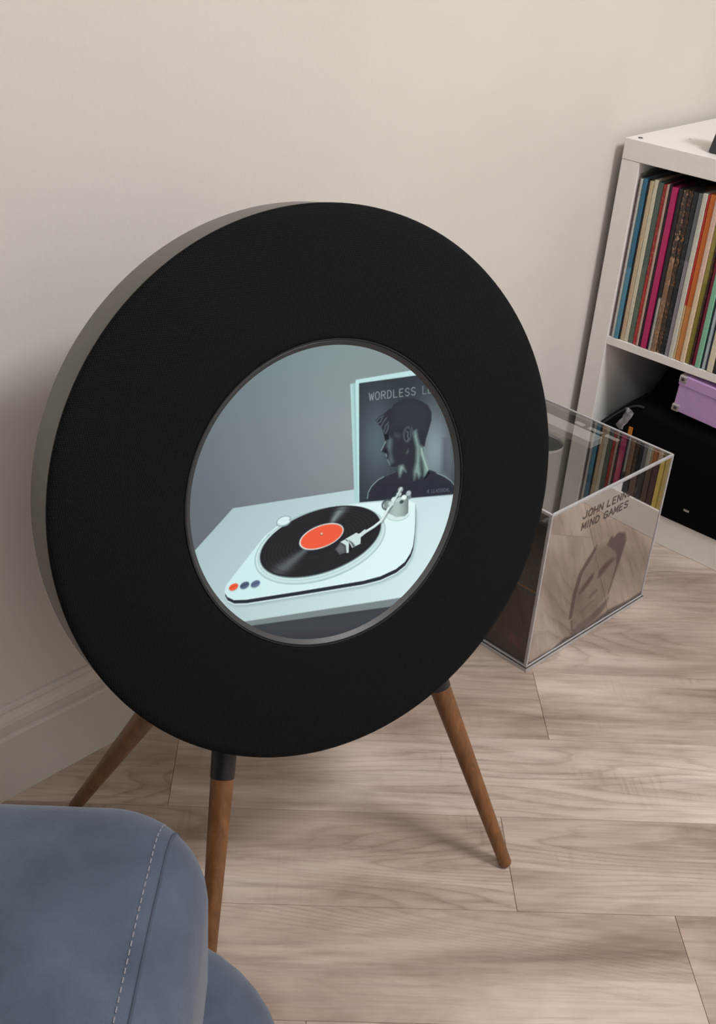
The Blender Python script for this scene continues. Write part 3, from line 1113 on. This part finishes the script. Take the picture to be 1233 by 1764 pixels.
lathe('inner_lip', [(RI - .0013, .0115), (RI - .0022, .0119), (RS, .0082), (RS, .0062), (RI - .0013, .0062)], SC, Uu, Vv, Nn, M['innerlip'], SP, SEG, closed=True)
lathe('back_cover', [(0, -.004), (.2995, -.004), (.2995, -.066), (.285, -.082), (.22, -.108), (.12, -.116), (0, -.117)], SC, Uu, Vv, Nn, M['back'], SP, 96)

HS = [[1516.4888529700759, -232.43625289644885, 569.4613607965533],
      [0.3941606699171968, -1641.622473968736, 854.4129373741949],
      [0.3545840989584862, -0.23999453200756346, 1.0]]


def z2(*p):
    return [(300 + x / 2.371, 560 + y / 2.371) for x, y in p]


def zc(*p):
    return [(580 + x / 5.605, 620 + y / 5.605) for x, y in p]


def zt(*p):
    return [(370 + x / 3.332, 820 + y / 3.332) for x, y in p]


def screen_art(X, Y):
    # grey wall of the picture
    gx = np.clip((X - 330) / 300, 0, 1)
    gy = np.clip((Y - 590) / 290, 0, 1)
    base = np.stack([116 + 20 * gx - 2 * gy, 134 + 17 * gx - 12 * gy, 138 + 14 * gx - 9 * gy], 1)
    vig = np.clip(1 - np.hypot(X - 600, Y - 740) / 330, 0, 1)[:, None]
    base = base * (.90 + .16 * vig)
    P = Painter(X, Y, 0)
    P.c[:, :3] = base
    P.poly([(330, 945), (402, 875), (608, 843), (800, 815), (800, 836), (608, 850), (403, 880), (334, 950)], (96, 108, 114), 3, .45)
    # under the table
    P.poly([(300, 1070), (439, 1074), (671, 1043), (860, 1020), (860, 1140), (300, 1140)], (62, 63, 68), .7)
    P.poly([(430, 1076), (671, 1045), (720, 1030), (690, 1060), (600, 1085), (480, 1092)], (70, 78, 82), 8, .5)

    # table
    def tb(x, y):
        t = np.clip((x - 340) / 400, 0, 1)[:, None]
        s = np.clip((y - 850) / 220, 0, 1)[:, None]
        return np.array([168, 192, 194]) * (1 - t) + np.array([208, 230, 232]) * t + np.array([14, 14, 12]) * (s - .3)
    P.poly([(280, 1010), (401.2, 875.5), (607.9, 843.4), (900, 800), (900, 998), (686, 1030), (426.5, 1069.5), (280, 1092)], tb, .7)
    P.poly([(280, 1092), (426.5, 1069.5), (686, 1030), (900, 998), (900, 1012), (672, 1045), (439, 1077), (280, 1102)], (122, 134, 135), .7)
    P.line([(280, 1092), (426.5, 1069.5), (686, 1030), (900, 998)], 1.0, (222, 240, 240), .6)
    # record sleeves behind
    P.poly(zc((130, 232), (185, 225), (218, 1370), (172, 1365)), (176, 212, 212), .7)
    P.poly(zc((158, 230), (185, 225), (216, 1368), (196, 1368)), (150, 190, 191), 1.0, .7)
    P.poly([(612.2, 656.5), (613, 654.3), (714.7, 637), (830, 617), (830, 634), (618.4, 662), (619.4, 865), (616, 864.5)], (190, 226, 226), .6)

    def cov(x, y):
        l = np.exp(-((x - 748) / 34) ** 2 - ((y - 775) / 80) ** 2)[:, None]
        m2 = np.exp(-((x - 650) / 34) ** 2 - ((y - 760) / 75) ** 2)[:, None]
        return np.array([54, 60, 65]) + np.array([80, 90, 90]) * l + np.array([34, 42, 44]) * m2
    P.poly([(618.4, 660.1), (721.8, 645.9), (830, 631), (830, 845), (783.4, 850.2), (618.9, 864.8)], cov, .6)
    P.poly(zc((1030, 760), (1060, 760), (1080, 1100), (1010, 1090)), (74, 82, 90), 5, .6)
    # silhouette
    dark = (50, 53, 60)
    head = zc((372, 590), (405, 548), (452, 522), (500, 478), (538, 462), (545, 430), (600, 400), (660, 374), (745, 374), (822, 400), (880, 440),
              (914, 500), (914, 580), (884, 690), (862, 760), (850, 828), (836, 842), (848, 930), (872, 1000), (896, 1060), (960, 1085), (1040, 1130),
              (1110, 1180), (1144, 1220), (1144, 1296), (216, 1376), (292, 1340), (305, 1280), (340, 1220), (400, 1160), (470, 1120), (560, 1080),
              (596, 1062), (600, 1022), (560, 1034), (520, 1030), (500, 1005), (504, 975), (486, 960), (480, 936), (490, 925), (474, 905), (432, 886),
              (428, 872), (450, 830), (474, 790), (462, 760), (450, 700), (432, 650), (400, 620))
    P.poly(head, dark, .8)
    P.poly(zc((560, 440), (700, 390), (840, 430), (890, 520), (860, 680), (780, 700), (640, 620), (540, 640)), (58, 62, 70), 6, .6)
    lt = (150, 178, 176)
    # fringe strands
    for st_ in (((380, 600), (410, 560), (450, 540)), ((430, 640), (455, 590), (480, 560)), ((455, 690), (470, 640), (500, 600)), ((470, 710), (492, 670), (500, 630)), ((395, 612), (420, 600), (440, 560))):
        P.line(zc(*st_), 1.2, lt, .5, 1.2)
    # nose, lips, chin, cheek
    P.line(zc((472, 790), (450, 835), (430, 874)), 1.5, lt, .85)
    P.line(zc((476, 908), (482, 935)), 1.6, lt, .6)
    P.line(zc((488, 962), (502, 985), (512, 1015)), 1.8, lt, .6)
    P.poly(zc((505, 745), (535, 770), (525, 900), (545, 980), (520, 1005), (505, 960), (512, 905), (490, 860), (484, 800)), (106, 126, 127), 4.0, .8)
    P.poly(zc((455, 720), (500, 715), (505, 765), (470, 775)), (26, 28, 32), 1.0, .8)
    P.poly(zc((450, 870), (486, 850), (490, 895), (465, 893)), (30, 32, 36), 1.0, .7)
    P.poly(zc((560, 700), (620, 720), (600, 760), (550, 740)), (78, 84, 90), 3, .6)
    P.poly(zc((665, 900), (690, 855), (700, 880), (680, 915)), (86, 92, 90), 1.5, .8)
    # ear
    P.ell(*zc((682, 720))[0], 6.0, 12.5, -8, (104, 118, 118), 1.6, .7, 1.4)
    P.line(zc((672, 690), (690, 700), (684, 740), (694, 760), (680, 780)), 1.3, (132, 146, 146), .7)
    P.line(zc((724, 650), (736, 720)), 1.6, (94, 104, 106), .7)
    # neck light
    P.poly(zc((745, 690), (768, 676), (780, 740), (800, 820), (838, 845), (850, 930), (875, 1000), (896, 1062), (868, 1110), (842, 1128), (832, 1010),
              (812, 940), (802, 1000), (812, 1110), (792, 1140), (770, 1100), (748, 1160), (742, 1080), (764, 980), (768, 850), (742, 742)), (136, 164, 158), 3.2, .9)
    P.line(zc((812, 860), (845, 960), (880, 1062)), 2.2, (190, 216, 208), .7, 2.2)
    P.line(zc((800, 850), (806, 960), (820, 1040)), 2.4, (84, 98, 99), .7, 2.2)
    P.poly(zc((604, 1022), (640, 1014), (668, 1080), (640, 1062), (622, 1100), (608, 1130), (598, 1080)), (146, 172, 166), 3.0, .9)
    P.poly(zc((890, 1060), (905, 1090), (870, 1140), (835, 1160), (850, 1130)), (34, 38, 42), .8, .9)
    # shoulder rim light
    P.line(zc((296, 1340), (304, 1280), (335, 1222), (395, 1162), (450, 1130)), 1.5, lt, .8)
    P.line(zc((450, 1130), (520, 1100), (575, 1078)), 1.0, lt, .3)
    P.line(zc((960, 1092), (1040, 1124), (1100, 1165), (1136, 1212)), 1.4, (160, 184, 180), .75)
    P.poly(zc((320, 1290), (420, 1180), (700, 1180), (900, 1150), (1120, 1210), (1135, 1290), (330, 1350)), (46, 49, 58), 4, .7)
    g = np.array(zc((312, 392), (770, 335)))
    sl = (g[1] - g[0]) / np.linalg.norm(g[1] - g[0])
    chh = 12.9
    write(P, 'WORDLESS', tuple(g[0]), tuple(sl * 1.0), (0, -chh), 10.4, 8.2, 1.15, (164, 176, 178), .9, 9)
    g2 = zc((826, 329))[0]
    write(P, 'LE', g2, tuple(sl * 1.0), (0, -chh), 9.4, 7.6, 1.15, (146, 158, 160), .85, 9)
    g3 = zc((876, 1284))[0]
    write(P, 'K LLASSICAL', g3, (1, -.08), (0, -5.2), 3.8, 3.0, .8, (110, 118, 126), .8, 3.0)

    # turntable
    body = zt((60, 640), (70, 620), (285, 345), (345, 295), (480, 232), (640, 178), (820, 158), (960, 150), (1130, 146), (1150, 158), (1152, 220), (1146, 330), (1136, 400), (1122, 440), (1090, 490),
              (1040, 530), (950, 572), (850, 598), (500, 656), (180, 706), (110, 708), (72, 690), (58, 665))
    sh = [(x + 2, y + 12) for x, y in body]
    P.poly(sh, (140, 164, 166), 3.5, .7)
    P.poly([(x + .6, y + 9.4) for x, y in body], (226, 246, 246), .8)
    P.poly([(x + .6, y + 7.4) for x, y in body], (44, 50, 56), .7)
    P.poly([(x, y + 1.2) for x, y in body], (232, 250, 249), .6)
    P.poly(body, lambda x, y: np.array([206, 236, 236]) + np.array([16, 10, 9]) * np.clip((x - 400) / 260, 0, 1)[:, None], .7)
    P.line(zt((1152, 165), (1152, 300), (1142, 380)), 1.0, (120, 140, 144), .8)
    # platter
    P.ell(*zt((604, 396))[0], 112, 67.5, -3050, (186, 216, 216))
    P.ell(*zt((604, 392))[0], 111, 66, -3000, (206, 232, 231))
    P.ell(*zt((604, 396))[0], 112, 67.5, -3050, (140, 165, 166), .9, .8)
    P.ell(*zt((604, 388))[0], 106.5, 63.5, -2900, (160, 184, 184), .9, .7)
    P.ell(*zt((606, 378))[0], 104.8, 62.4, -2900, (110, 126, 128))
    P.ell(*zt((606, 375))[0], 103.6, 61.5, -2860, (42, 41, 46))
    for k in range(9):
        s = .93 - k * .062
        P.ell(*zt((607, 373))[0], 103.6 * s, 61.5 * s, -2860 * s * s, (58, 57, 62), .7, .55)

    # sheen wedges of the disc
    cx, cy = zt((612, 350))[0]
    idx = np.nonzero((np.abs(X - cx) < 110) & (np.abs(Y - cy) < 70))[0]
    dx, dy = X[idx] - cx, Y[idx] - cy
    A, C_, b = 103.6 ** 2, 61.5 ** 2, -2860
    ex, ey = X[idx] - zt((606, 375))[0][0], Y[idx] - zt((606, 375))[0][1]
    q = np.sqrt((C_ * ex * ex - 2 * b * ex * ey + A * ey * ey) / (A * C_ - b * b))
    an = np.arctan2(dy, dx)
    rr = np.hypot(dx, dy)

    def wedge(a0, w):
        d = (an - a0 + np.pi) % (2 * np.pi) - np.pi
        return np.exp(-(d / w) ** 2)
    w = (wedge(math.atan2(-170, 120), .13) * .75 + wedge(math.atan2(175, -215), .12) * .45) * (q < .97) * np.clip((rr - 22) / 14, 0, 1) * (1 - .35 * (q > .86))
    P.put(idx, w, (150, 166, 165))
    # label
    P.ell(*zt((612, 347))[0], 38.3, 23.2, -435, (222, 236, 232))
    P.ell(*zt((613, 347))[0], 36.2, 21.4, -390, (238, 96, 68))
    P.ell(*zt((612, 336))[0], 2.2, 1.7, 0, (150, 80, 66))
    P.ell(*zt((613, 331))[0], 1.4, 1.8, 0, (232, 228, 222))
    # buttons
    for (bx, by, cc, hc) in ((108, 637, (238, 96, 64), (196, 66, 44)), (171, 627, (84, 98, 122), (52, 62, 84)), (233, 619, (98, 112, 140), (64, 76, 104))):
        x, y = zt((bx, by))[0]
        P.ell(x, y + 1.2, 8.4, 6.8, -20, (176, 202, 204))
        P.ell(x, y, 8.0, 6.3, -20, cc)
        P.line([(x - 6, y + 2), (x + 6, y - 3.2)], 1.4, hc, .8)
    # small round strobe lamp with its light streak
    P.line(zt((300, 350), (356, 282)), 1.4, (146, 170, 172), .8)
    P.line(zt((318, 330), (352, 290)), 1.4, (232, 248, 248), .9)
    x, y = zt((396, 258))[0]
    P.ell(x, y + 1.5, 12.4, 8.6, -34, (150, 174, 176))
    P.ell(x, y, 12.2, 8.2, -34, (214, 236, 236))
    P.ell(x, y, 12.2, 8.2, -34, (128, 150, 152), 1.0, .8)
    P.ell(x + .6, y - .8, 8, 4.8, -12, (236, 250, 250), 1.0, .7)
    P.ell(*zt((432, 250))[0], 2.2, 1.6, 0, (150, 172, 174))
    # tonearm base
    P.ell(*zt((1050, 222))[0], 19.5, 11, -30, (176, 198, 198))
    P.ell(*zt((1050, 218))[0], 19.5, 11, -30, (214, 234, 233))
    P.poly(zt((968, 150), (985, 135), (1112, 130), (1116, 205), (1090, 230), (1040, 236), (1000, 215), (975, 190)), lambda x, y: np.array([112, 124, 124]) + np.array([60, 66, 64]) * np.abs(np.sin((x - 660) / 14.0))[:, None], .7)
    P.ell(*zt((990, 165))[0], 8.5, 8.5, -10, (70, 80, 84), 2.2, .9)
    P.poly(zt((1112, 130), (1122, 150), (1116, 215), (1110, 210)), (226, 244, 243), .6)
    # gimbal
    for (a, b_, r1, r2, cc) in ((1066, 78, 4.6, 4.6, (150, 164, 164)), (1056, 104, 4.6, 4.2, (206, 222, 220)), (1040, 116, 3.8, 3.8, (60, 72, 78)), (1030, 136, 5.2, 4.8, (222, 238, 236)),
                               (1060, 134, 4.6, 4.2, (188, 206, 205)), (1086, 122, 4.8, 4.2, (232, 246, 244)), (1112, 100, 4.4, 5.0, (176, 192, 192)), (1116, 122, 3.4, 3.6, (120, 136, 138)),
                               (1072, 148, 3.6, 3.2, (70, 82, 86)), (1010, 158, 4.2, 4.2, (198, 216, 215)), (1048, 92, 2.6, 2.0, (60, 70, 76))):
        P.ell(*zt((a, b_))[0], r1, r2, -3, cc)
    P.line(zt((1070, 70), (1020, 160), (985, 205)), 3.6, (206, 224, 223), .95)
    P.line(zt((1074, 76), (1030, 156)), 1.2, (110, 124, 126), .8)
    # arm tube
    arm = zt((1000, 182), (975, 225), (955, 258), (915, 290), (870, 318), (828, 340))
    P.line([(x + 1.5, y + 2.5) for x, y in arm], 3.4, (30, 30, 34), .35, 1.2)
    P.line(arm, 4.4, (176, 198, 198))
    P.line([(x - .3, y - .5) for x, y in arm], 2.6, (228, 244, 243))
    P.line(zt((862, 318), (836, 340)), 6.4, (206, 226, 225))
    # headshell and cartridge
    P.poly(zt((700, 440), (690, 415), (722, 378), (770, 366), (790, 420), (750, 452)), (30, 30, 34), 1.5, .5)
    P.poly(zt((690, 420), (720, 380), (752, 402), (752, 440), (716, 452)), (84, 88, 94), .7)
    P.poly(zt((700, 420), (722, 392), (744, 408), (736, 436), (714, 440)), (104, 108, 112), 1, .8)
    P.poly(zt((720, 378), (748, 364), (770, 384), (768, 440), (756, 442), (752, 398)), (206, 226, 225), .6)
    P.poly(zt((752, 362), (812, 328), (838, 340), (836, 388), (788, 412), (778, 380)), (204, 226, 225), .6)
    P.poly(zt((768, 366), (790, 380), (806, 400), (790, 414), (780, 400)), (90, 100, 104), .7, .8)
    P.line(zt((764, 374), (778, 386), (790, 408)), 1.6, (232, 246, 245), .9)
    P.line(zt((752, 362), (812, 328), (838, 340)), 1.2, (236, 250, 249), .9)
    return P.c


paint_grid('screen', SC + Nn * .0078, Uu, Vv, -.1745, .1745, -.1745, .1745, 500, 500,
           lambda a, b: np.hypot(a, b) < .1742, HS, screen_art, attr_emit('lit_display'), SP)

# legs
FR = SC.copy()
Nh = Vector((Nn.x, Nn.y, 0)).normalized()
base_h = Vector((SC.x, SC.y, 0))
AXZ = Vector((0, 0, 1))


def leg(foot, att, r0, r1, collar):
    foot, att = Vector(foot), Vector(att)
    d = (att - foot).normalized()
    L = (att - foot).length
    top = att + d * .035
    # local z of the leg runs along it, so the grain follows
    o = tube('leg', att - d * collar, foot + Vector((0, 0, .0005)), r0, r1, M['walnut'], SP)
    e1, e2, ax = frame(d)
    lathe('leg_collar', [(r0 * 1.0, -.001), (r0 * 1.04, .0), (r0 * 1.10, collar + .03), (r0 * 1.0, collar + .031)], att - d * collar, e1, e2, ax, M['blackmetal'], o, 24)
    return o


def lp(a, b, off):
    return SC + Uu * a + Vv * b + Nn * off


fR = base_h + Uu * .2253 + Nh * .1632
fL = base_h - Uu * .2253 + Nh * .1632
leg(fR, lp(.1600, -.2960, -.030), .0142, .0088, .012)
leg(fL, lp(-.1460, -.2990, -.030), .0142, .0088, .030)
bL = base_h - Uu * .262 - Nh * .205
bR = base_h + Uu * .262 - Nh * .205
leg(bL, lp(-.215, -.228, -.058), .0140, .0088, .014)
leg(bR, lp(.215, -.228, -.058), .0140, .0088, .014)

# ------------------------------------------------------------------ blue armchair
HA = Vector((.702, -.712, 0)).normalized()
HB = Vector((-.712, -.702, 0)).normalized()
K0 = Vector((-1.5205, -.6480, 0))          # far right corner of the padded top
AM = Matrix(((HA.x, HB.x, 0, K0.x), (HA.y, HB.y, 0, K0.y), (0, 0, 1, 0), (0, 0, 0, 1)))
AC = empty('armchair', AM @ Vector((-.27, .26, 0)), 'blue grey velvet armchair with a stitched rounded pad in the near left corner', 'armchair')


def rrect(x0, x1, y0, y1, r, n=10):
    pts = []
    for (cx, cy, a0) in ((x1 - r, y0 + r, -90), (x1 - r, y1 - r, 0), (x0 + r, y1 - r, 90), (x0 + r, y0 + r, 180)):
        for k in range(n + 1):
            a = math.radians(a0 + 90 * k / n)
            pts.append((cx + r * math.cos(a), cy + r * math.sin(a)))
    return pts


def pad(name, x0, x1, y0, y1, z0, z1, rc, re, m, parent, crown=.0, ns=8):
    """upholstered block: rounded corners in plan (rc) and rounded edges (re)"""
    rings = []
    for k in range(ns + 1):
        a = math.pi / 2 * k / ns
        rings.append((re * (1 - math.sin(a)), z0 + re * (1 - math.cos(a))))
    rings = [(re * (1 - math.sin(math.pi / 2 * k / ns)), z0 + re - re * math.cos(math.pi / 2 * k / ns)) for k in range(ns + 1)]
    rings += [(re * (1 - math.cos(math.pi / 2 * k / ns)), z1 - re + re * math.sin(math.pi / 2 * k / ns)) for k in range(ns + 1)]
    vs, fs = [], []
    N = None
    rin = [(i, z) for i, z in rings]
    for s in (.25, .5, .75, .97):
        mn = min(x1 - x0, y1 - y0) / 2 - re
        rin.append((re + mn * s, z1 + crown * math.sin(s * math.pi / 2)))
    for (ins, z) in rin:
        r = max(.004, rc - ins)
        ps = rrect(x0 + ins, x1 - ins, y0 + ins, y1 - ins, r)
        N = len(ps)
        vs += [AM @ Vector((p[0], p[1], z)) for p in ps]
    for i in range(len(rin) - 1):
        for k in range(N):
            k2 = (k + 1) % N
            fs.append((i * N + k, i * N + k2, (i + 1) * N + k2, (i + 1) * N + k))
    fs.append(tuple(range(N - 1, -1, -1)))
    fs.append(tuple((len(rin) - 1) * N + k for k in range(N)))
    b = bmesh.new()
    bv = [b.verts.new(v) for v in vs]
    for f in fs:
        b.faces.new([bv[i] for i in f])
    bmesh.ops.recalc_face_normals(b, faces=b.faces[:])
    o = frombm(name, b, m, parent, smooth=True)
    return o


VZ = M['velvet']
pad('padded_top', -.56, .0, .0, .50, .43, .602, .076, .050, VZ, AC, .004)
pad('seat_body', -.60, .062, -.03, .545, .12, .44, .13, .055, VZ, AC)
# raised seam with its dashed stitching, parallel to the right edge of the pad
seam = [(-.026, .012), (-.029, .05), (-.032, .12), (-.035, .22), (-.038, .34), (-.040, .46)]


def seam_at(t, dx=0.0):
    for (a, b) in zip(seam[:-1], seam[1:]):
        if a[1] <= t <= b[1]:
            f = (t - a[1]) / (b[1] - a[1])
            return a[0] + (b[0] - a[0]) * f + dx
    return seam[-1][0] + dx


def ztop(x, y):
    re = .050
    rc = .076
    d = rc - math.hypot(x + rc, rc - y) if (x > -rc and y < rc) else min(-x, y)
    if d < 0.004:
        d = 0.004
    if d >= re:
        return .602 + .0008
    return .602 - re + math.sqrt(max(0, re * re - (re - d) ** 2))


pts = [AM @ Vector((seam_at(t), t, ztop(seam_at(t), t))) for t in [.026 + .4 * k / 60 for k in range(61)]]
vs, fs = [], []
for i, p in enumerate(pts):
    for (a, z) in ((-.0014, -.001), (-.0004, .0007), (.0008, .0003), (.0016, -.0012)):
        vs.append(p + HA * a + Vector((0, 0, z)))
for i in range(len(pts) - 1):
    for k in range(3):
        q = i * 4 + k
        fs.append((q, q + 1, q + 5, q + 4))
mesh('seam', vs, fs, M['velvetdark'], AC, smooth=True)
bm = bmesh.new()
t = .026
while t < .40:
    a, b = t, t + .0042
    pa = AM @ Vector((seam_at(a, -.0085), a, ztop(seam_at(a, -.0085), a) + .0002))
    pb = AM @ Vector((seam_at(b, -.0085), b, ztop(seam_at(b, -.0085), b) + .0002))
    d = pb - pa
    boxbm(-.0004, .0004, -.0004, .0004, 0, d.length, 0, 1, Matrix.Translation(pa) @ d.to_track_quat('Z', 'Y').to_matrix().to_4x4(), bm)
    t += .0068
frombm('stitching', bm, M['thread'], AC)
for (x, y) in ((-.50, .06), (-.02, .06), (-.50, .45), (-.02, .45)):
    p = AM @ Vector((x, y, 0))
    tube('leg', p + Vector((0, 0, .128)), p + Vector((0, 0, .0005)), .018, .011, M['walnut'], AC)
print('planks', npl, 'objects', len(bpy.data.objects))
